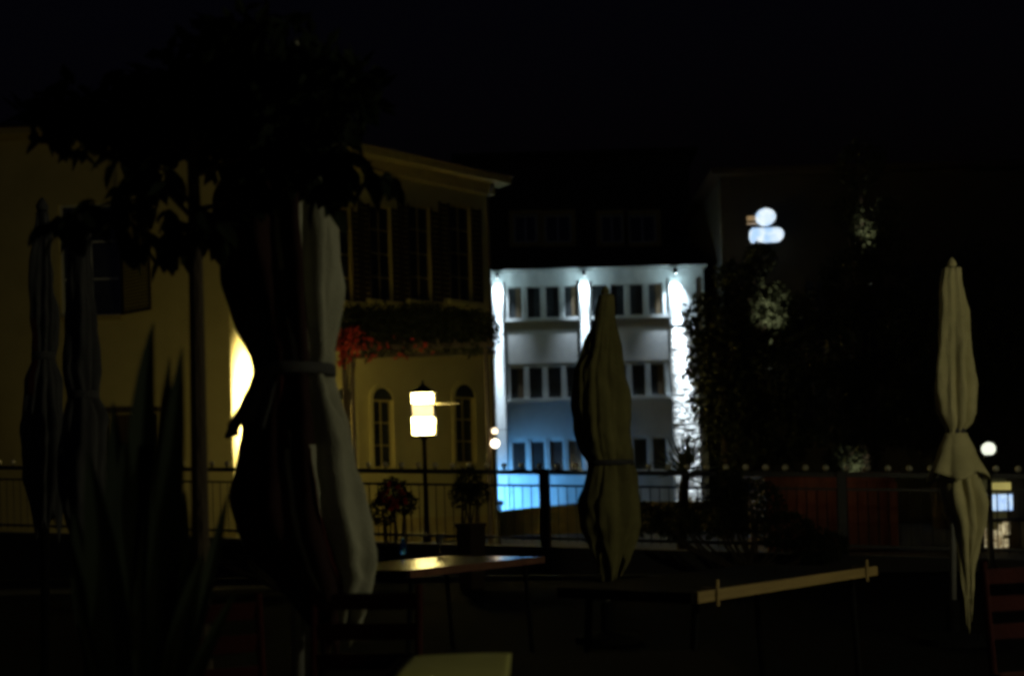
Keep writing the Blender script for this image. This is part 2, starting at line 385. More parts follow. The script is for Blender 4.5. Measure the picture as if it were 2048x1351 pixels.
# ---- dark block rising behind the white building
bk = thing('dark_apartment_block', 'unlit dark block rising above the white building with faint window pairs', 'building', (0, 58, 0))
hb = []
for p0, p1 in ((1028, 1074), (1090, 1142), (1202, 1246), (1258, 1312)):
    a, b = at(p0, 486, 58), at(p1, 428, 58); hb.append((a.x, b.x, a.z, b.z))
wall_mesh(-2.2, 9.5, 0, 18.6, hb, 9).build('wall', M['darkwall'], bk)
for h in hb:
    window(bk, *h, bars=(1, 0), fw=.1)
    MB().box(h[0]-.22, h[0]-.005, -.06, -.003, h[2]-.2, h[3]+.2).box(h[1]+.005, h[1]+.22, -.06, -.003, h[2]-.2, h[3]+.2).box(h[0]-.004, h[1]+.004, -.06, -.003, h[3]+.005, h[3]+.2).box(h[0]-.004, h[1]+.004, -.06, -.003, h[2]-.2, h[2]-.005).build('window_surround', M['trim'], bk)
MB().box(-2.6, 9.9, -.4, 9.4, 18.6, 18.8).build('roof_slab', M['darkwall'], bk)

# ---- unlit house behind the trees on the right, with its illuminated sign and wall lamps
YD = 42.0
hd = thing('unlit_house', 'unlit house behind the dark trees on the right with dark windows', 'house', (0, YD, 0))
dw = []
for p0, p1, q0, q1 in ((1462, 1512, 900, 728), (1600, 1660, 900, 740), (1610, 1655, 640, 555), (1830, 1870, 640, 520)):
    a, b = at(p0, q0, YD), at(p1, q1, YD); dw.append((a.x, b.x, a.z, b.z))
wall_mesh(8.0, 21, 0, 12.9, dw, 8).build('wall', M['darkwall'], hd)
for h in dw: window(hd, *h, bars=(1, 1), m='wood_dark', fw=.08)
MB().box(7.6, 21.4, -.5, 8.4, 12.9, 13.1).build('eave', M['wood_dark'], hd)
# illuminated roof sign: a round emblem above a rounded bar
sg = at(1530, 455, YD-.9)
sn = thing('illuminated_sign', 'white glowing sign high on the right, a round emblem above a rounded bar', 'sign', (sg.x, YD-.9, 0))
M['signwhite'] = glow('sign_white', (.82, .93, 1), 1.05, (.42, .66, 1), 4)
M['signamber'] = glow('sign_amber', (1, .62, .25), .28)
def disc(c, r, y0, y1, n=28, sx=1):
    v = [(c.x-sg.x+r*sx*math.cos(2*math.pi*k/n), y, c.z+r*math.sin(2*math.pi*k/n)) for y in (y0, y1) for k in range(n)]
    return MB().add(v, [tuple(range(n)), tuple(range(2*n-1, n-1, -1))] + [(k, n+k, n+(k+1) % n, (k+1) % n) for k in range(n)])
def pill(cx, cz, w, h, y0, y1, n=10):
    o = []
    for k in range(n+1): t = -math.pi/2+math.pi*k/n; o.append((cx+w/2-h/2+h/2*math.cos(t), cz+h/2*math.sin(t)))
    for k in range(n+1): t = math.pi/2+math.pi*k/n; o.append((cx-w/2+h*.22+h*.22*math.cos(t), cz+h/2*math.sin(t)))
    N = len(o)
    return MB().add([(x, y, z_) for y in (y0, y1) for x, z_ in o], [tuple(range(N)), tuple(range(2*N-1, N-1, -1))] + [(k, N+k, N+(k+1) % N, (k+1) % N) for k in range(N)])
c1 = at(1531, 434, YD-.9); c2 = at(1533, 470, YD-.9)
disc(c1, .30, -.08, .08, 28, 1.18).build('round_emblem', M['signwhite'], sn)
pill(c2.x-sg.x, c2.z, 1.22, .50, -.09, .09).build('rounded_bar', M['signwhite'], sn)
for q in (434, 439, 447):
    p = at(1505, q, YD-.9); MB().box(p.x-sg.x-.2, p.x-sg.x+.16, -.05, .03, p.z-.022, p.z+.022).build('amber_stroke', M['signamber'], sn)
MB().box(-.42, .42, .1, .14, c2.z-.2, c1.z+.2).box(-.05, .05, .14, .9, c2.z-.05, c2.z+.05).box(-.05, .05, .14, .9, c1.z-.05, c1.z+.05).build('mounting_frame', M['iron'], sn)

# ------------------------------------------------------------------ lamps with posts
# street lamp in front of the cream house
YL = 24.0
M['lampglass'] = glow('lamp_glass', (1, .80, .27), 56, (1, .77, .24))
M['ghostglass'] = glow('ghost_glass_soft', (1, .72, .30), 2.2)
lb = at(848, 868, YL); lt = at(848, 788, YL)
sl = thing('street_lamp', 'street lamp with a glowing lantern, its doubled image added as upper tiers, in front of the cream house', 'street lamp', (lb.x, YL, 0))
H0, H1 = lb.z, lt.z; hh = H1-H0
MB().lathe([(.16,0),(.16,.1),(.10,.18),(.10,.5),(.065,.6),(.05,1.2),(.045,H0-.12),(.08,H0-.1),(.08,H0-.04)], 14).build('post', M['iron'], sl, True)
def lant(z0, z1, r0, r1, mt, name):
    v = [(sx*r, sy*r, z_) for z_, r in ((z0, r0), (z1, r1)) for sx, sy in ((-1,-1),(1,-1),(1,1),(-1,1))]
    return MB().add(v, [(0,1,5,4),(1,2,6,5),(2,3,7,6),(3,0,4,7),(3,2,1,0),(4,5,6,7)]).build(name, M[mt], sl)
lant(H0, H0+hh*.40, .215, .225, 'lampglass', 'lower_glass')
lant(H0+hh*.46, H0+hh*.70, .205, .215, 'ghostglass', 'middle_ghost_glass')
lant(H0+hh*.76, H1, .215, .215, 'lampglass', 'upper_ghost_glass')  # upper and middle glass are added, the lantern's camera-shake double
for zc in (H0-.03, H0+hh*.43, H0+hh*.73, H1+.02):
    MB().box(-.25, .25, -.25, .25, zc-.016, zc+.016).build('frame_ring', M['iron'], sl)
for sx in (-1, 1):
    for sy in (-1, 1): MB().box(sx*.235-.01, sx*.235+.01, sy*.235-.01, sy*.235+.01, H0-.014, H1+.004).build('corner_bar', M['iron'], sl)
MB().lathe([(.3, H1+.037), (.2, H1+.1), (.04, H1+.2), (.02, H1+.3)], 14).build('roof', M['iron'], sl)
MB().box(.24, .75, -.008, .008, H0+hh*.74, H0+hh*.76).build('side_arm', M['brass'], sl)
# small globe lamp by the white building; upper globe added as its shake double
sl2p = at(990, 886, 30)
s2 = thing('ghosted_globe_lamp', 'small lamp with a glowing globe and its doubled image added above it, beside the left edge of the white building', 'lamp post', (sl2p.x, 30, 0))
M['globe2'] = glow('small_globe', (1, .86, .62), 6)
M['ghost_globe'] = glow('small_ghost_globe', (1, .78, .5), 2.2)
MB().lathe([(.09,0),(.09,.15),(.035,.25),(.03,sl2p.z-.13),(.06,sl2p.z-.12)], 12).build('post', M['iron'], s2, True)
MB().sphere((0,0,sl2p.z), .115).build('globe', M['globe2'], s2, True)
zz = at(990, 861, 30).z
MB().lathe([(.05, sl2p.z+.11), (.05, zz-.08)], 10).build('stem', M['iron'], s2)
MB().sphere((0,0,zz), .085).build('globe', M['ghost_globe'], s2, True)
MB().box(.05, .42, -.008, .008, zz+.02, zz+.035).build('side_arm', M['iron'], s2)
lamp('light', 'POINT', (0, -.25, sl2p.z), 14, (1, .7, .35), s2, .1)

# lantern on a post that makes the cream wall glow behind the big parasol
tw, zw = bx(556, 812)
wl = thing('post_lantern', 'bright lantern on a post before the cream house, behind the big tied parasol', 'lantern', (e1.x+db.x*tw, e1.y+db.y*tw, 0), angB)
MB().lathe([(.1, 0), (.1, .1), (.04, .2), (.035, zw-.2), (.07, zw-.16)], 10, (0, -2.2, 0)).build('post', M['iron'], wl)
MB().lathe([(.08, zw-.15), (.14, zw+.15), (.05, zw+.2)], 10, (0, -2.2, 0)).build('glass', M['lampglass'], wl)
MB().lathe([(.18, zw+.2), (.05, zw+.3), (.01, zw+.36)], 10, (0, -2.2, 0)).build('cap', M['iron'], wl)
lamp('light', 'SPOT', (-.2, -2.1, zw), 6000, (1, .80, .40), wl, .12, (-.75, .8, -.12), 120, .8)

# terrace globe lamps: one in view beside the right parasol, its twin out of frame to the right
def globe_post(p, d, label, power, col, glowm):
    t = thing('globe_lamp', label, 'globe lamp', (p.x, p.y, 0), group='white globe lamps on the terrace')
    MB().lathe([(.13,0),(.13,.05),(.04,.12),(.03,p.z-d/2-.06),(.07,p.z-d/2-.05),(.07,p.z-d/2+.01)], 12).build('post', M['iron'], t, True)
    MB().sphere((0,0,p.z), d/2, 20, 14).build('globe', glow('opal_globe_glass', col, power, [c*.95 for c in col]), t, True)
    return t
globe_post(at(1977, 897, 16), .19, 'white glowing globe lamp beside the tied parasol on the right', 1.1, (.95, 1, .82), None)
globe_post(Vector((5.2, 3.4, 2.45)), .3, 'white globe lamp at the right end of the terrace, beside the nearest tables', 235, (1, .93, .55), None)

# ------------------------------------------------------------------ fence along the terrace edge
fp0, fp1 = at(400, 938, 20.0), at(1700, 949, 17.0)
fd = (fp1-fp0); fl_h = Vector((fd.x, fd.y)).length; slope = fd.z/fl_h
fang = math.atan2(fd.y, fd.x)
fence = thing('iron_fence', 'black iron railing with pale ball finials along the edge of the terrace', 'fence', (fp0.x, fp0.y, fp0.z), fang)
t0, t1 = -4.3, fl_h+3.6
HB = 1.06                                              # top rail to bottom rail
def rail(zc, h, d, name):
    b = MB(); v = []
    for t in (t0, t1):
        z_ = slope*t+zc; v += [(t,-d,z_-h),(t,d,z_-h),(t,d,z_+h),(t,-d,z_+h)]
    b.add(v, [(0,1,2,3),(7,6,5,4),(0,4,5,1),(1,5,6,2),(2,6,7,3),(3,7,4,0)]).build(name, M['iron'], fence)
rail(0, .035, .03, 'top_rail'); rail(-.215, .018, .018, 'middle_rail'); rail(-HB, .022, .02, 'bottom_rail')
bal = MB().tube([(0,0,-HB-.06),(0,0,-.2)], .0085, 6).mesh('baluster', M['iron'])
fin = MB().lathe([(.014,.03),(.014,.05),(.03,.06),(.016,.07)], 10).mesh('finial_stem', M['iron'])
ball = MB().sphere((0,0,.105), .046, 14, 10).mesh('finial_ball', M['brass'], True)
post = MB().bbox(-.075, .075, -.075, .075, -HB-.2, .05, .01).mesh('post', M['iron'])
posts = []
for pc in (1090, 1683):
    a, b = ray(pc, 945); t = (a*fp0.y-fp0.x)/(math.cos(fang)-a*math.sin(fang)); posts.append(t)
posts += [posts[0]-5.2, posts[1]+3.4]
t = t0+.1; k = 0
while t < t1:
    put('baluster', bal, fence, (t, 0, slope*t))
    if k % 2 == 0:
        s_ = put('finial', fin, fence, (t, 0, slope*t)); put('ball', ball, s_)
    t += .148; k += 1
for t in posts: put('post', post, fence, (t, -.055, slope*t))
pw = MB(); v = []
for t in (t0, t1): z_ = slope*t-HB-.13+fp0.z; v += [(t,-.2,0),(t,.2,0),(t,.2,z_),(t,-.2,z_)]
pw.add(v, [(0,1,2,3),(7,6,5,4),(0,4,5,1),(1,5,6,2),(2,6,7,3),(3,7,4,0)])
tag(pw.build('parapet_wall', M['darkwall'], None, loc=(fp0.x, fp0.y, 0), rz=fang), 'low dark parapet wall carrying the iron railing', 'wall')

# ------------------------------------------------------------------ vegetation
def leafquad(b, p, d, n, L, Wd):
    s = d.cross(n)
    if s.length < 1e-4: s = d.cross(Vector((.3,.5,.8)))
    s.normalize(); up = s.cross(d).normalized()
    o = len(b.v)
    b.v += [tuple(p), tuple(p+d*L*.5+s*Wd-up*L*.05), tuple(p+d*L), tuple(p+d*L*.5-s*Wd-up*L*.05), tuple(p+d*L*.5+up*L*.04)]
    b.f += [(o,o+1,o+4),(o+1,o+2,o+4),(o+2,o+3,o+4),(o+3,o,o+4)]
def rv():
    while True:
        v = Vector((random.uniform(-1,1), random.uniform(-1,1), random.uniform(-1,1)))
        if .05 < v.length < 1: return v
def foliage(clumps, n, L):
    b = MB()
    tot = sum(c[1]**2 for c in clumps)
    for c, r, sz in clumps:
        for _ in range(int(n*r*r/tot)):
            v = rv(); v = v.normalized()*(v.length**.55)
            p = Vector(c)+Vector((v.x*r, v.y*r, v.z*r*sz))
            d = (rv()+Vector((0,0,-.25))).normalized()
            leafquad(b, p, d, rv(), L*random.uniform(.7,1.3), L*.24)
    return b
def tree(name, label, base, h, clumps, n, L, mt, r0=.16):
    t = thing(name, label, 'tree', base)
    bb = Vector(base); tr = MB()
    tr.tube([(0,0,0),(.06,.03,h*.35),(-.05,.05,h*.7),(0,0,h)], [r0*1.3, r0, r0*.7, r0*.35], 9)
    for c, r, s in clumps:
        c = Vector(c)-bb; zz = min(h*.8, max(h*.35, c.z-r))
        tr.tube([(0,.02,zz*.8), (c.x*.5,c.y*.5,(zz*.8+c.z)/2+.1), (c.x,c.y,c.z)], [r0*.45, r0*.28, r0*.1], 6)
    tr.build('trunk', M['bark'], t)
    foliage([(Vector(c)-bb, r, s) for c, r, s in clumps], n, L).build('crown', M[mt], t)
    return t
def cl(px, py, Y, r, s=1.0, dy=0): p = at(px, py, Y); return ((p.x, p.y+dy, p.z), r, s)
Yt = 31.0
b_ = at(1455, 1085, Yt)
tree('leafy_tree', 'dark leafy tree overlapping the right edge of the white building', (b_.x, Yt, 0), 6.2,
     [cl(1420,640,Yt,.75), cl(1440,720,Yt,.9), cl(1475,560,Yt,.6), cl(1490,680,Yt,.75,1,.6), cl(1455,800,Yt,1.0), cl(1530,760,Yt,1.1), cl(1590,640,Yt,.75), cl(1520,520,Yt,.45), cl(1560,860,Yt,.9), cl(1480,880,Yt,.9), cl(1552,592,Yt,.4), cl(1505,620,Yt,.5), cl(1548,630,Yt,.45)], 8000, .21, 'leaf_dark')
b_ = at(1740, 1085, 33)
tree('tall_tree', 'tall dark tree with sparse crown rising between the sign and the right parasol', (b_.x, 33, 0), 9.0,
     [cl(1700,560,33,.9), cl(1765,500,33,.8), cl(1690,420,33,.45), cl(1775,420,33,.4), cl(1700,700,33,1.3), cl(1800,640,33,1.1), cl(1650,800,33,1.2), cl(1770,800,33,1.3), cl(1640,620,33,.7), cl(1720,330,33,.7), cl(1712,450,33,.4), cl(1745,470,33,.35), cl(1690,920,33,.6), cl(1725,900,33,.55)], 9000, .18, 'leaf_dark', .2)
b_ = at(1880, 1085, 34)
tree('broad_tree', 'broad dark tree behind the right-hand tied parasol', (b_.x, 34, 0), 8.0,
     [cl(1860,600,34,1.2), cl(1960,560,34,1.2), cl(1900,740,34,1.5), cl(1990,700,34,1.4), cl(1840,830,34,1.2), cl(1970,830,34,1.1)], 8000, .18, 'leaf_dark', .2)

M['spotlens'] = glow('spot_lens', (.9, 1, .8), .2)
for k, (px, py, Yq, dn, pw, an) in enumerate(((1540, 608, Yt, 2.0, 130, 19), (1730, 443, 33, 2.2, 110, 12), (1707, 928, 33, 1.0, 70, 18))):
    tg = at(px, py, Yq); hd_ = tg+Vector((-.5, -1.9, -dn)); hd_.z = max(.3, hd_.z)
    sp = thing('garden_spotlight', ['slim pole spotlight aimed into the tree beside the white building', 'tall slim pole spotlight aimed into the top of the sparse tall tree', 'short spotlight aimed into the foliage above the red boarded hut'][k],
               'spotlight', (hd_.x, hd_.y, 0), group='spotlights among the trees')
    MB().lathe([(.06, 0), (.06, .04), (.018, .06), (.015, hd_.z-.06)], 8).build('pole', M['matte_black'], sp)
    MB().lathe([(.03, hd_.z-.07), (.05, hd_.z-.04), (.055, hd_.z+.02), (.05, hd_.z+.03)], 12).build('head', M['matte_black'], sp)
    MB().lathe([(.04, hd_.z+.032), (.04, hd_.z+.036)], 12).build('lens', M['spotlens'], sp)
    lamp('beam', 'SPOT', (0, 0, hd_.z+.06), pw*6, (1, .95, .72), sp, .03, tg-hd_, an*1.5, 1)
def shrub(name, label, cat, clumps, n, L, mt='leaf_dark', flowers=None, group=None):
    c0 = Vector(clumps[0][0]); base = Vector((c0.x, c0.y, 0))
    t = thing(name, label, cat, base, group=group)
    foliage([(Vector(c)-base, r, s) for c, r, s in clumps], n, L).build('foliage', M[mt], t)
    st = MB()
    for c, r, s in clumps:
        c = Vector(c)-base
        for k in range(3): st.tube([(random.uniform(-.1,.1), 0, 0), (c.x*.6+random.uniform(-.1,.1), c.y*.6, c.z*.5), (c.x, c.y, c.z+r*.4*s)], [.025, .018, .006], 5)
    st.build('stems', M['bark'], t)
    if flowers:
        fb_ = MB()
        for c, r, nn in flowers:
            c = Vector(c)-base
            for _ in range(nn):
                p = c+rv()*r
                for q in range(4): leafquad(fb_, p, (rv()+Vector((0,-.5,.2))).normalized(), rv(), .085, .035)
        fb_.build('blossoms', M['petal'], t)
    return t
pc0 = at(690, 700, 29); pc1 = at(975, 690, 29)
pg = thing('pergola', 'dark pergola under the climber in front of the cream house', 'pergola', (pc0.x, 29, 0))
PL, PZ = pc1.x-pc0.x, pc0.z+.02
for x in (.05, PL-.05):
    for y in (-.6, .9): MB().bbox(x-.05, x+.05, y-.05, y+.05, 0, PZ-.12, .01).build('post', M['wood_dark'], pg)
for y in (-.6, .9): MB().box(-.2, PL+.2, y-.04, y+.04, PZ-.118, PZ).build('beam', M['wood_dark'], pg)
x = -.1
while x < PL+.1: MB().box(x-.03, x+.03, -.8, 1.1, PZ+.002, PZ+.08).build('rafter', M['wood_dark'], pg); x += .42
base = Vector((pc0.x, 29, 0))
fc = thing('flowering_climber', 'dark climber with red blossoms heaped on the pergola in front of the cream house', 'climber', base)
cls = []
for k in range(16):
    px = 690+18*k; py = 655+random.uniform(-12, 14)
    for dy in (-.35, .55): cls.append((at(px, py, 29)-base+Vector((0, dy, 0)), random.uniform(.42, .6), .95))
for k in range(7): cls.append((at(700+40*k, random.uniform(695, 712), 29)-base+Vector((0, -.6, 0)), random.uniform(.14, .24), 1))
foliage(cls, 15000, .125).build('foliage', M['leaf_dark'], fc)
st_ = MB()
for k in range(4): st_.tube([(.06+.02*k, -.66, 0), (.02, -.68, PZ*.5), (.1+.1*k, -.6, PZ+.05), (.6+.6*k, -.2, PZ+.3), (1.2+.7*k, .1, PZ+.45)], [.03, .026, .022, .015, .008], 6)
st_.build('stems', M['bark'], fc)
fb_ = MB()
for c, r, nn in [((704,682), .42, 110), ((745,702), .3, 14), ((690,722), .2, 18), ((800,692), .35, 8), ((850,700), .3, 5)]:
    c = at(*c, 28.2)-base
    for _ in range(nn):
        p = c+rv()*r
        for q in range(4): leafquad(fb_, p, (rv()+Vector((0,-.5,.2))).normalized(), rv(), .085, .035)
fb_.build('blossoms', M['petal'], fc)
shrub('flower_bush', 'dark bush with a few red blossoms on the railing below the street lamp', 'bush',
      [cl(785,985,18.7,.26), cl(765,1020,18.7,.24), cl(810,1005,18.7,.2)], 1500, .07, flowers=[(at(785,990,18.45), .22, 22)], group='bushes behind the railing')
shrub('round_bush', 'round dark bush behind the railing left of the blue-lit wall', 'bush',
      [cl(938,960,18.6,.24), cl(925,990,18.6,.22), cl(955,985,18.6,.2)], 1300, .07, group='bushes behind the railing')
shrub('spreading_bush', 'spreading dark bush in front of the red boarded hut', 'bush',
      [cl(1500,1010,16.2,.5,.8), cl(1430,1030,16.2,.4,.8), cl(1570,1060,16.2,.42,.7), cl(1640,1090,16.2,.4,.6), cl(1460,970,16.4,.3,.8), cl(1350,1040,16.2,.32,.8), cl(1290,1035,16.2,.28,.8)], 7000, .07, group='bushes behind the railing')
shrub('low_hedge', 'low dark hedge in front of the railing below the cream house', 'hedge',
      [cl(560,1105,16.5,.35,.5), cl(480,1100,16.5,.3,.5), cl(400,1100,16.5,.3,.5), cl(640,1105,16.5,.35,.5)], 3500, .06)

# yucca with stiff leaves in front of the stone pilaster
yp = at(1371, 942, 18.9)
yu = thing('yucca', 'spiky yucca in front of the lit stone pilaster behind the railing', 'yucca', (yp.x-.1, 18.9, 0))
MB().tube([(0,0,0),(.02,0,.6),(.06,0,1.2),(.1,0,yp.z)], [.1,.085,.08,.07], 10).build('trunk', M['bark'], yu)
def blade_mesh(L, w, curve, mt, name, n=8):
    b = MB(); v = []
    for k in range(n+1):
        s = k/n; ww = w*(1-s**2.2)*(.55+.45*min(1, s*4)) + .0012; y = curve*s*s*L
        v += [(-ww, y, s*L), (0, y+ww*.35, s*L), (ww, y, s*L), (0, y+ww*.35+.004+w*.08, s*L)]
    f = []
    for k in range(n):
        for i in range(4): j = (i+1) % 4; f.append((k*4+i, k*4+j, k*4+4+j, k*4+4+i))
    return b.add(v, f).mesh(name, M[mt], False)
yl = [blade_mesh(.72, .017, c, 'yucca', 'leaf', 6) for c in (.05, .18, .3)]
for k in range(64):
    az = random.uniform(0, 2*math.pi); inc = R(random.choice((8, 18, 28, 38, 52, 70, 85, 105))+random.uniform(-6, 6))
    o = put('leaf', random.choice(yl), yu, (.1, 0, yp.z-.03+random.uniform(-.08, .06)))
    d = Vector((math.sin(inc)*math.cos(az), math.sin(inc)*math.sin(az), math.cos(inc)))
    o.rotation_euler = (d.to_track_quat('Z', 'Y') @ Matrix.Rotation(random.uniform(0,6.28), 4, 'Z').to_quaternion()).to_euler()
    o.scale = (1, 1, random.uniform(.75, 1.05))

# sword-leaved plant in a planter, close on the left
Yp = 3.0
pl = at(300, 1400, Yp)
ag = thing('sword_leaf_plant', 'tall dark sword-leaved plant close to the camera on the left', 'plant', (pl.x, Yp, 0))
MB().lathe([(.2,0),(.24,.05),(.30,.5),(.33,.52),(.33,.58),(.29,.58),(.28,.5)], 24).build('planter', M['terracotta'], ag, True)
def sword(tip, mid, base, w, y):
    """leaf through three photo points at distance y; w in metres"""
    A, B, C = at(*base, y), at(*mid, y), at(*tip, y); o0 = Vector((pl.x, Yp, 0))
    b = MB(); v = []; n = 14; dy = random.uniform(-.05, .05)
    for k in range(n+1):
        s = k/n; p = A*(1-s)**2 + (B*2-(A+C)*.5)*2*s*(1-s)*.5*2*.5 + C*s*s if False else None
        ctrl = B*2-(A+C)*.5
        p = A*(1-s)**2+ctrl*2*s*(1-s)+C*s*s-o0
        ww = w*(1-max(0,(s-.3)/.7)**1.7)*(.7+.3*min(1, s*3))+.001
        tw_ = .5*math.sin(s*2+dy*20); ca, sa = math.cos(tw_), math.sin(tw_)
        p.y += dy*s*2
        v += [p+Vector((-ww*ca, -ww*sa, 0)), p+Vector((0, ww*.35, 0)), p+Vector((ww*ca, ww*sa, 0)), p+Vector((0, ww*.35+.006, 0))]
    f = []
    for k in range(n):
        for i in range(4): j = (i+1) % 4; f.append((k*4+i, k*4+j, k*4+4+j, k*4+4+i))
    return b.add(v, f).build('leaf', M['blade'], ag)
for tip, mid, base, w in [((299,640),(275,950),(280,1480),.045), ((347,716),(326,980),(300,1480),.026), ((378,700),(345,1000),(310,1480),.040),
                          ((438,985),(400,1180),(330,1480),.024), ((215,800),(235,1100),(260,1480),.05), ((190,900),(215,1150),(250,1480),.05),
                          ((250,880),(262,1120),(280,1480),.055), ((325,880),(310,1120),(300,1480),.05), ((480,1180),(420,1290),(340,1480),.022),
                          ((150,1020),(190,1220),(250,1480),.045), ((350,980),(335,1180),(310,1480),.05), ((120,1150),(180,1290),(250,1480),.04), ((420,1100),(370,1260),(325,1480),.035)]:
    sword(tip, mid, base, w, Yp+random.uniform(-.08, .08))

# slender tree with big leaves hanging over the left of the terrace
Yb = 3.95
tb = at(398, 1330, Yb)
st = thing('big_leaved_tree', 'slender dark tree with overhanging leaves in front of the big parasol', 'tree', (tb.x, Yb, 0))
o0 = Vector((tb.x, Yb, 0))
tp = [at(404,1340,Yb), at(400,1000,Yb), at(395,700,Yb), at(390,450,Yb), at(385,300,Yb), at(400,120,Yb)]
MB().tube([p-o0 for p in tp], [.036,.029,.026,.023,.018,.008], 10).build('trunk', M['bark'], st)
def branch(pts, r):
    P = [at(*p, Yb)-o0 for p in pts]
    MB().tube(P, [r*.5*(1-.8*k/(len(P)-1)) for k in range(len(P))], 6).build('branch', M['bark'], st)
    return P
brs = [branch([(390,440),(330,380),(260,390),(180,420),(110,440)], .022), branch([(390,420),(330,340),(290,330),(240,300)], .018),
       branch([(390,430),(360,470),(300,490),(262,480),(240,440)], .014), branch([(390,420),(480,400),(560,375),(650,385),(690,378)], .02),
       branch([(390,350),(500,310),(600,300),(700,320),(790,350)], .02), branch([(388,400),(430,440),(415,460)], .012),
       branch([(388,330),(300,250),(200,240),(100,280)], .02), branch([(390,300),(460,200),(600,180)], .02), branch([(390,260),(330,160),(250,140)], .02)]
lm = []
for Lf in (.085, .105, .13):
    b = MB(); n = 6; v = []
    for k in range(n+1):
        s = k/n; ww = Lf*.27*math.sin(math.pi*min(1, s*.93+.05))**.8; zz = -Lf*.25*s*s
        v += [(s*Lf, -ww, zz+ww*.25), (s*Lf, 0, zz), (s*Lf, ww, zz+ww*.25)]
    f = []
    for k in range(n): f += [(k*3,k*3+3,k*3+4,k*3+1), (k*3+1,k*3+4,k*3+5,k*3+2)]
    lm.append(b.add(v, f).mesh('leaf', M['leaf_night']))
nleaf = 0
def hang(p):
    o = put('leaf', random.choice(lm), st, p)
    az = random.uniform(0, 6.28); o.rotation_euler = (random.uniform(-.7,.7), random.uniform(.1, 1.2), az)
for P in brs:
    L = len(P)-1
    for _ in range(30):
        s = random.uniform(.25, 1)*L; i = min(L-1, int(s)); p = P[i].lerp(P[i+1], s-i)
        hang(p+Vector((random.uniform(-.03,.03), random.uniform(-.06,.06), random.uniform(-.03,.03))))
for _ in range(2):
    pass
for px, py in [(300,470),(320,440),(270,460),(345,410),(360,440),(405,460),(420,440),(395,470),(250,420),(230,400),(300,420),(180,400),(130,430),(115,460),(150,470),(720,350),(750,345),(780,360),(700,335),(735,370),(690,300),(720,310)]:
    for _ in range(2): hang(at(px+random.uniform(-12,12), py+random.uniform(-12,12), Yb)-o0)
cr = foliage([(at(px, py, Yb)-o0+Vector((0, random.uniform(-.05, .25), 0)), r, q) for px, py, r, q in ((300,215,.2,.55),(440,260,.16,.6),(150,230,.17,.6),(560,250,.2,.6),(440,170,.25,.6),(640,200,.2,.6),(600,140,.24,.6),(560,330,.12,.7),(520,110,.22,.6),(640,290,.09,.7))], 3000, .085)
tag(cr.build('crown', M['leaf_night'], st), kind='stuff')

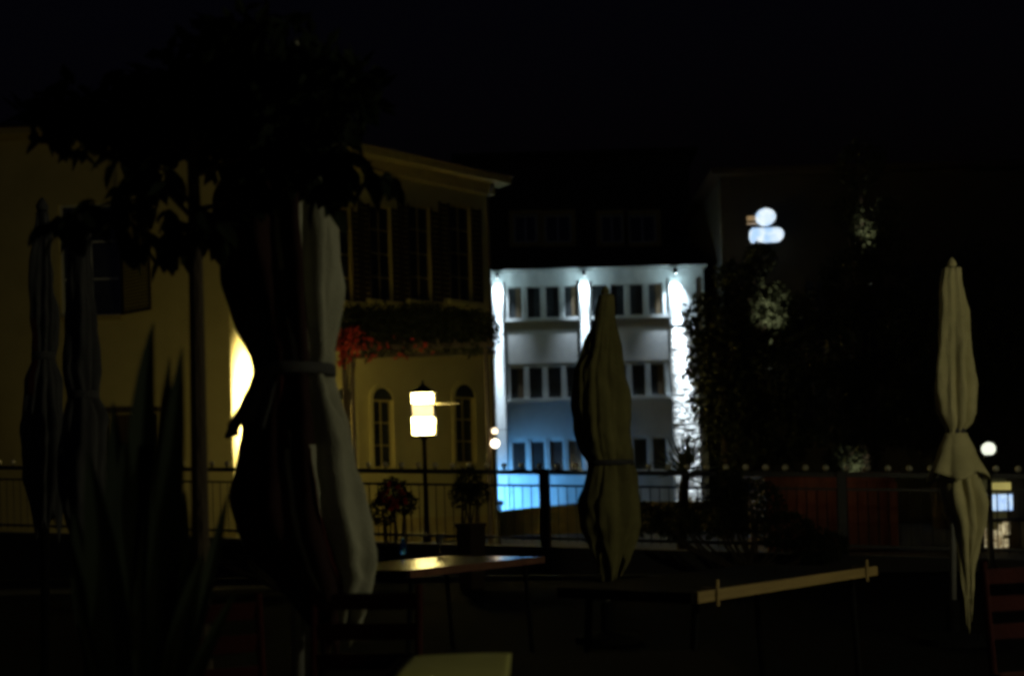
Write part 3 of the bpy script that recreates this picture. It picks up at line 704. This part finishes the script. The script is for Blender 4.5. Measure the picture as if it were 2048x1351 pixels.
# ------------------------------------------------------------------ tied parasols
def interp(tab, y):
    for i in range(len(tab)-1):
        a, b = tab[i], tab[i+1]
        if a[0] <= y <= b[0]:
            s = (y-a[0])/(b[0]-a[0]); s = s*s*(3-2*s)*.5+s*.5
            return a[1]+(b[1]-a[1])*s, a[2]+(b[2]-a[2])*s
    return tab[-1][1:]
def parasol(label, pxbase, Y, tab, mt, tie_py, flap=None, red=(), folds=9, seed=1, amp=.30, twist=0, polem='alu', base=True, hem=.10, gores=None):
    rnd = random.Random(seed)
    bz = at(*pxbase, Y); ax_, = (bz.x,)
    t = thing('parasol', label, 'parasol', (ax_, Y, 0), group='tied-up parasols on the terrace')
    N = 108; rows_ = 70; y0, y1 = tab[0][0], tab[-1][0]
    ph = [rnd.uniform(0, 6.28) for _ in range(6)]
    def rad(th, py):
        xl, xr = interp(tab, py); p = at((xl+xr)/2, py, Y)
        rl = ax_-at(xl, py, Y).x; rr = at(xr, py, Y).x-ax_
        cx = (rr-rl)/2; r = (rr+rl)/2
        s = (py-y0)/(y1-y0)
        q = folds*th/2+.9*math.sin(th*2+ph[0]+s*2.2)+.6*math.sin(th+ph[1]-s*3)+s*1.1*math.sin(ph[2])+twist*s
        pl_ = abs(math.sin(q))**.75                       # rounded pleats with sharp valleys
        q2 = folds*1.5*th/2+ph[3]+2*s
        am = amp*(.55+.45*math.sin(min(1, s*3)*math.pi/2))
        rr_ = r*(1-am+am*pl_+.05*math.sin(q2*2))
        return cx, rr_, p.z
    v = []; f = []
    for k in range(rows_+1):
        py = y0+(y1-y0)*k/rows_; s = k/rows_
        for i in range(N):
            th = 2*math.pi*i/N; cx, r, z_ = rad(th, py)
            drop = max(0, (s-.82)/.18)**1.4*hem*(.5+.5*math.sin(th*3+ph[4])+.4*math.sin(th*5+ph[5])+.25*math.sin(th*11+ph[1]))
            q = Vector((r*math.cos(th)*9+seed, r*math.sin(th)*9, z_*3.2))
            r += .030*noise.noise(q)+.012*noise.noise(q*2.7)
            v.append((cx+r*math.cos(th), r*math.sin(th)*.9, z_-drop+hem*.3*max(0, (s-.82)/.18)))
    for k in range(rows_):
        for i in range(N):
            j = (i+1) % N; f.append((k*N+i, (k+1)*N+i, (k+1)*N+j, k*N+j))
    f.append(tuple(range(N)))
    can = MB().add(v, f).build('canopy', M[mt], t, True)
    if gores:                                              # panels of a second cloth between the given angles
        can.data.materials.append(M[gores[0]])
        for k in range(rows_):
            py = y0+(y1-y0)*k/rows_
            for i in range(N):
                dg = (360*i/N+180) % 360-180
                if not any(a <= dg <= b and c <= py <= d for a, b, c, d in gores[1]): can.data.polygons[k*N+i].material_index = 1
    sm = can.modifiers.new('thickness', 'SOLIDIFY'); sm.thickness = .004
    if flap:                                               # valance flaring out below the tie
        fy0, fy1, ftab, a0, a1, fm = flap
        v = []; f = []; n = 72; m_ = 14
        for k in range(m_+1):
            s = k/m_; py = fy0+(fy1-fy0)*s
            for i in range(n+1):
                th = a0+(a1-a0)*i/n; xl, xr = interp(ftab, py)
                rl = ax_-at(xl, py, Y).x; rr = at(xr, py, Y).x-ax_; r = (rl+rr)/2; cx = (rr-rl)/2
                q = abs(math.sin(folds*th/2+ph[2]+.8*math.sin(th+ph[1])))**.7
                r *= 1-.22*s-.05+(.22*s+.05)*q
                v.append((cx+r*math.cos(th), r*math.sin(th)*.92, at(1024, py, Y).z if False else at((xl+xr)/2, py, Y).z-.03*s*math.sin(th*4+ph[3])))
        for k in range(m_):
            for i in range(n): f.append((k*(n+1)+i, (k+1)*(n+1)+i, (k+1)*(n+1)+i+1, k*(n+1)+i+1))
        o = MB().add(v, f).build('valance', M[fm or mt], t, True)
        o.modifiers.new('thickness', 'SOLIDIFY').thickness = .004
    # tie strap
    cx, r, z_ = rad(0, tie_py)
    xl, xr = interp(tab, tie_py); r = (at(xr,tie_py,Y).x-at(xl,tie_py,Y).x)/2
    MB().lathe([(r*1.0,-.022),(r*1.05,-.018),(r*1.05,.018),(r*1.0,.022),(r*.8,.02),(r*.8,-.02)], 28, (cx, 0, z_)).build('tie_strap', M['fabric_dark'], t, True)
    zt = at((tab[0][1]+tab[0][2])/2, tab[0][0], Y)
    MB().tube([(0,0,.08),(zt.x-ax_,0,zt.z+.01)], .024, 12).build('pole', M[polem], t, True)
    MB().lathe([(.03,0),(.035,.02),(.02,.05),(.006,.07)], 12, (zt.x-ax_, 0, zt.z+.012)).build('finial', M[mt], t, True)
    MB().lathe([(.27,0),(.27,.05),(.05,.09),(.05,.32),(.028,.34)], 24).build('base', M['matte_black'], t)
    for (pa, pb, th, wd) in red:                           # red binding along a fold
        v = []; f = []; n = 24
        for k in range(n+1):
            py = pa+(pb-pa)*k/n
            for e in (-1, 1):
                cx, r, z_ = rad(th+e*wd, py); v.append((cx+(r+.006)*math.cos(th+e*wd), (r+.006)*math.sin(th+e*wd)*.9, z_))
        for k in range(n): f.append((2*k, 2*k+2, 2*k+3, 2*k+1))
        o = MB().add(v, f).build('red_binding', M['red_cloth'], t); o.modifiers.new('thickness', 'SOLIDIFY').thickness = .003
    return t

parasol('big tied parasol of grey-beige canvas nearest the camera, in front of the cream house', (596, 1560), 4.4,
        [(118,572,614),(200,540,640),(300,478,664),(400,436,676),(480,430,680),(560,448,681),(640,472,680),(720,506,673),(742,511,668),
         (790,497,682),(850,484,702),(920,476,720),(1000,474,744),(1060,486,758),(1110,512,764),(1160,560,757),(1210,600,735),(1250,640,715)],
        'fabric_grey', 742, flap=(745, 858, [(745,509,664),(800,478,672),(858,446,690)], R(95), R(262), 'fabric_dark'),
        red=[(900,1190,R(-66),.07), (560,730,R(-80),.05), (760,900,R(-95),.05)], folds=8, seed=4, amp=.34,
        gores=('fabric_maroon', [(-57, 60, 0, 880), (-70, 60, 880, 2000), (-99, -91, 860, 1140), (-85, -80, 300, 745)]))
parasol('tied olive parasol in the middle, in front of the white building', (1216, 1285), 9.5,
        [(590,1196,1226),(640,1184,1234),(690,1168,1243),(735,1150,1250),(800,1147,1261),(850,1152,1264),(900,1164,1268),(925,1178,1266),
         (960,1172,1274),(1000,1160,1282),(1050,1164,1284),(1090,1180,1272),(1120,1196,1250)], 'fabric_olive', 925, folds=7, seed=9, amp=.22, twist=.9, hem=.2)
parasol('tied pale beige parasol with loose hanging hem on the right', (1908, 1312), 8.8,
        [(536,1884,1924),(560,1880,1926),(620,1879,1934),(700,1872,1945),(770,1868,1950),(820,1874,1949),(842,1884,1945),(862,1896,1930),(880,1890,1936),
         (960,1882,1962),(1010,1886,1976),(1050,1902,1974),(1090,1914,1962),(1130,1922,1950),(1170,1930,1944)], 'fabric', 862,
        flap=(866, 952, [(866,1890,1934),(900,1876,1950),(952,1856,1978)], 0, 2*math.pi, None), folds=7, seed=21, amp=.27, hem=.30, twist=2.2)
parasol('narrow dark tied parasol at the far left edge, with a red binding', (96, 1560), 6.2,
        [(425,74,96),(470,68,106),(560,62,112),(640,58,116),(690,64,112),(720,66,108),(760,52,118),(850,44,126),(950,46,130),(1040,66,118)], 'fabric_dark', 712,
        red=[(640,790,R(-110),.16)], folds=7, seed=31, polem='matte_black')
parasol('dark tied parasol second from the left edge, against the ochre house', (182, 1560), 5.9,
        [(440,146,176),(500,140,184),(580,136,188),(660,132,194),(740,124,200),(790,140,196),(840,126,208),(930,118,216),(1020,124,214),(1090,146,200)], 'fabric_dark', 790, folds=7, seed=37, polem='matte_black')

# ------------------------------------------------------------------ tables and small things
def table(label, c, L, D, ang, h, top, edge, clips=True, legm='matte_black'):
    t = thing('table', label, 'table', (c[0], c[1], 0), ang)
    MB().box(-L/2, L/2, 0, D, h-.012, h).build('table_top', M[top], t)
    e = MB().box(-L/2, L/2, -.022, -.002, h-.05, h+.003)
    e.build('edge_band', M[edge], t)
    MB().box(L/2+.002, L/2+.022, 0, D, h-.05, h-.001).build('end_band', M['table_dark'], t)  # end and back bands coloured dark: shade put into the colour
    MB().box(-L/2-.022, -L/2-.002, 0, D, h-.05, h-.001).build('end_band', M['table_dark'], t)
    MB().box(-L/2, L/2, D+.002, D+.022, h-.05, h-.001).build('back_band', M['table_dark'], t)
    for sx in (-1, 1):
        for y in (.08, D-.08):
            MB().tube([(sx*(L/2-.06), y, 0), (sx*(L/2-.14), y, h-.014)], .018, 8).build('leg', M[legm], t)
    if clips:
        for sx in (-1, 1):
            x = sx*(L/2-.16)
            MB().bbox(x-.011, x+.011, -.034, -.024, h-.075, h+.05, .003).box(x-.011, x+.011, -.023, .06, h+.006, h+.013).build('cloth_clip', M['wood_pale'], t)
    return t
a, b = onz(1388, 1184, .75), onz(1748, 1132, .75)
mid = (a+b)/2; dv = b-a
table('dark table with a pale wooden edge and two cloth clips, right of centre', (mid.x, mid.y), dv.length, .8, math.atan2(dv.y, dv.x), .75, 'table_dark', 'wood_pale')
a, b = onz(815, 1140, .75), onz(1085, 1112, .75)
mid = (a+b)/2; dv = b-a
tv = table('varnished dark table reflecting the street lamp, beyond the big parasol', (mid.x, mid.y), dv.length, .95, math.atan2(dv.y, dv.x), .75, 'table_gloss', 'wood_red', clips=False)
# near table with the cream paper cover
a = onz(820, 1311, .75)
nt = thing('near_table', 'nearest table at the bottom edge, under a cream paper cover', 'table', (a.x, a.y, 0), R(-1))
MB().box(-.04, .9, -.9, .03, .715, .742).build('table_top', M['table_dark'], nt)
for x in (.05, .8):
    for y in (-.8, -.06): MB().tube([(x, y, 0), (x, y, .714)], .02, 8).build('leg', M['iron'], nt)
pc = MB(); n = 18; v = []
for i in range(n+1):
    for j in range(n+1):
        x, y = .30*i/n, -.45*j/n; v.append((x, y, .747+.004*math.sin(x*9+y*5)*math.cos(y*11)))
o = pc.add(v, [(i*(n+1)+j, i*(n+1)+j+1, (i+1)*(n+1)+j+1, (i+1)*(n+1)+j) for i in range(n) for j in range(n)]).build('paper_cover', M['paper'], None, True, loc=(a.x, a.y, .002), rz=R(-1))
tag(o, 'cream paper cover lying on the nearest table at the bottom edge', 'paper cover')
o.modifiers.new('thickness', 'SOLIDIFY').thickness = .0015
c_ = onz(866, 1412, .755)
ca = thing('candle_holder', 'small dark red glass candle holder on the cream paper cover', 'candle holder', (c_.x, c_.y, .755))
M['flame'] = glow('flame', (1, .75, .25), 8)
MB().lathe([(.001,.02),(.006,.03),(.005,.04),(.0008,.06)], 10).build('flame', M['flame'], ca, True)
lamp('candle_light', 'POINT', (0, 0, .085), 1.0, (1, .85, .3), ca, .02)
MB().lathe([(.026,0),(.034,.01),(.036,.03),(.032,.036),(.029,.035),(.03,.012)], 20).build('glass', M['red_cloth'], ca, True)
MB().lathe([(.024,.013),(.024,.02)], 14).build('candle', M['paper'], ca)

def chair(label, loc, rz, mt='red_cloth'):
    t = thing('chair', label, 'chair', loc, rz, group='red chairs on the terrace')
    for sx in (-1, 1):
        MB().tube([(sx*.2, .2, 0), (sx*.2, .19, .45), (sx*.2, .24, .9)], .014, 8).build('back_leg', M[mt], t)
        MB().tube([(sx*.2, -.2, 0), (sx*.2, -.19, .44)], .014, 8).build('front_leg', M[mt], t)
    for k in range(5): MB().bbox(-.21, .21, -.2+k*.082, -.2+k*.082+.068, .44, .458, .004).build('seat_slat', M[mt], t)
    for z_ in (.62, .73, .84):
        y = .19+(z_-.45)*.11; MB().box(-.2, .2, y-.006, y+.008, z_-.03, z_+.03).build('back_slat', M[mt], t)
    return t
pr = at(2034, 1245, 4.4)
chair('red slatted chair at the lower right edge', (pr.x+.2, 4.4, 0), R(12))
pr = at(806, 1248, 3.9)
chair('red slatted chair beyond the nearest table', (pr.x-.2, 4.0, 0), R(-8))
pr = at(520, 1275, 3.7)
chair('red slatted chair below the big tied parasol', (pr.x-.15, 3.7, 0), R(25))

# square planter box in front of the railing
pb = at(941, 1045, 15.5)
bxp = thing('planter_box', 'square dark planter box in front of the railing near the varnished table', 'planter', (pb.x, 15.5, 0))
MB().lathe([(.14,0),(.17,.03),(.2,pb.z-.06),(.215,pb.z-.05),(.215,pb.z),(.18,pb.z),(.17,pb.z-.1)], 4).build('box', M['wood_dark'], bxp)
MB().lathe([(.165,pb.z-.09),(.165,pb.z-.07)], 4).build('soil', M['bark'], bxp)
# glass carafe and glasses on the varnished table
M['blueglass'] = mat('blue_glass', (.05, .2, .7), .05, (.03, .15, .55), 4, trans=.8)
p = onz(806, 1108, .755)
ca = thing('blue_bottle', 'small blue glass bottle on the varnished table', 'bottle', (p.x, p.y, .752))
MB().lathe([(.03,0),(.036,.01),(.036,.08),(.014,.11),(.013,.14),(.016,.142)], 18).build('glass', M['blueglass'], ca, True)
MB().lathe([(.012,.143),(.012,.155)], 10).build('stopper', M['alu'], ca)
p = onz(880, 1106, .755)
gl_ = MB().lathe([(.03,0),(.03,.005),(.005,.012),(.005,.07),(.03,.1),(.036,.14),(.033,.17),(.031,.17),(.034,.14),(.028,.102)], 18)
M['clear'] = mat('clear_glass', (.9,.9,.9), .03, (.85,.85,.85), 3, trans=.95)
tag(gl_.build('wine_glass', M['clear'], None, True, loc=(p.x, p.y, .752)), 'stemmed wine glass on the varnished table', 'glass')

# ------------------------------------------------------------------ red boarded hut beyond the railing
h0, h1 = at(1535, 1085, 23), at(1790, 1085, 23)
ht = thing('boarded_hut', 'dim red-brown boarded hut seen through the railing on the right', 'hut', (h0.x, 23, 0))
zt = at(1640, 951, 23).z; Lh = h1.x-h0.x
MB().box(.01, Lh-.01, .03, 1.8, 0, zt-.02).build('core', M['wood_dark'], ht)
x = 0
while x < Lh:
    w_ = .205; MB().bbox(x+.008, x+w_-.012, random.uniform(-.008, .004), .028, .03, zt-.16+random.uniform(-.004,.004), .004).build('board', M[random.choice(('wood_red', 'wood_red', 'wood_brown', 'wood_rust'))], ht); x += w_
MB().box(-.02, Lh+.02, -.02, .025, zt-.15, zt).build('top_rail', M['wood_red'], ht)
MB().box(-.1, Lh+.1, -.12, 2.0, zt+.003, zt+.06).build('roof', M['wood_dark'], ht)
hl = thing('hut_lamp', 'small warm lamp under the roof edge of the red boarded hut', 'lamp', (h0.x+Lh*.5, 22.3, 0))
MB().lathe([(.09,0),(.09,.08),(.03,.14),(.03,1.32),(.07,1.36)], 10).build('post', M['iron'], hl)
MB().sphere((0,0,1.4), .04).build('bulb', M['iron'], hl)
lamp('light', 'POINT', (0, -.15, 1.3), 3.0, (1, .5, .22), hl, .1)

# ------------------------------------------------------------------ lit kiosk at the right edge
YK = 21.0
k0, k1 = at(1968, 1090, YK), at(2120, 1090, YK)
kk = thing('lit_kiosk', 'brightly lit kiosk at the right edge with a yellow fascia and striped white window', 'kiosk', (k0.x, YK, 0))
zk = lambda py: at(2000, py, YK).z
wk = lambda px: at(px, 1000, YK).x-k0.x
KW = wk(2110)
MB().box(0, KW, .7, .8, 0, zk(955)).build('back_wall', M['trim'], kk)
MB().box(-.06, 0, -.04, .8, 0, zk(958)).build('side_wall', M['wood_dark'], kk)
MB().box(wk(2046), KW, -.04, .69, 0, zk(958)).build('side_wall', M['wood_dark'], kk)
MB().box(-.1, KW+.1, -.15, .85, zk(956), zk(950)).build('roof', M['wood_dark'], kk)
M['fascia'] = glow('yellow_fascia', (.85, .72, .2), .42)
M['kwin'] = glow('kiosk_window', (.62, .82, 1), 1.1, (.35, .55, .95), 12)
M['kwarm'] = glow('kiosk_goods_glow', (1, .86, .5), .4, (.3, .2, .08), 16)
MB().bbox(wk(1974), wk(2020), -.06, -.02, zk(984), zk(964), .006).build('fascia_sign', M['fascia'], kk)
n = 9
for i in range(n):
    a, b = wk(1974+52*i/n), wk(1974+52*(i+1)/n)
    MB().box(a+.008, b-.008, .0, .02, zk(1020), zk(988)).build('window_pane', M['kwin'], kk)
MB().box(wk(1972), wk(2028), -.012, -.002, zk(1023), zk(1020.5)).box(wk(1972), wk(2028), -.012, -.002, zk(987.5), zk(985)).build('window_frame', M['frame_white'], kk)
MB().bbox(-.1, wk(2044), -.2, .3, zk(1042), zk(1036), .01).build('counter', M['wood_dark'], kk)
for p0, p1, q0, q1 in ((1972,1982,1096,1052), (1992,2004,1100,1060), (2006,2014,1096,1048), (2016,2028,1070,1040), (2018,2026,1096,1078)):
    MB().bbox(wk(p0), wk(p1), .2, .26, zk(q0), zk(q1), .01).build('glowing_goods_panel', M['kwarm'], kk)  # emission stands in for lit bottles and people, no lamps here
MB().box(0, wk(2044), .32, .4, 0, zk(1104)).build('front_panel', M['wood_red'], kk)
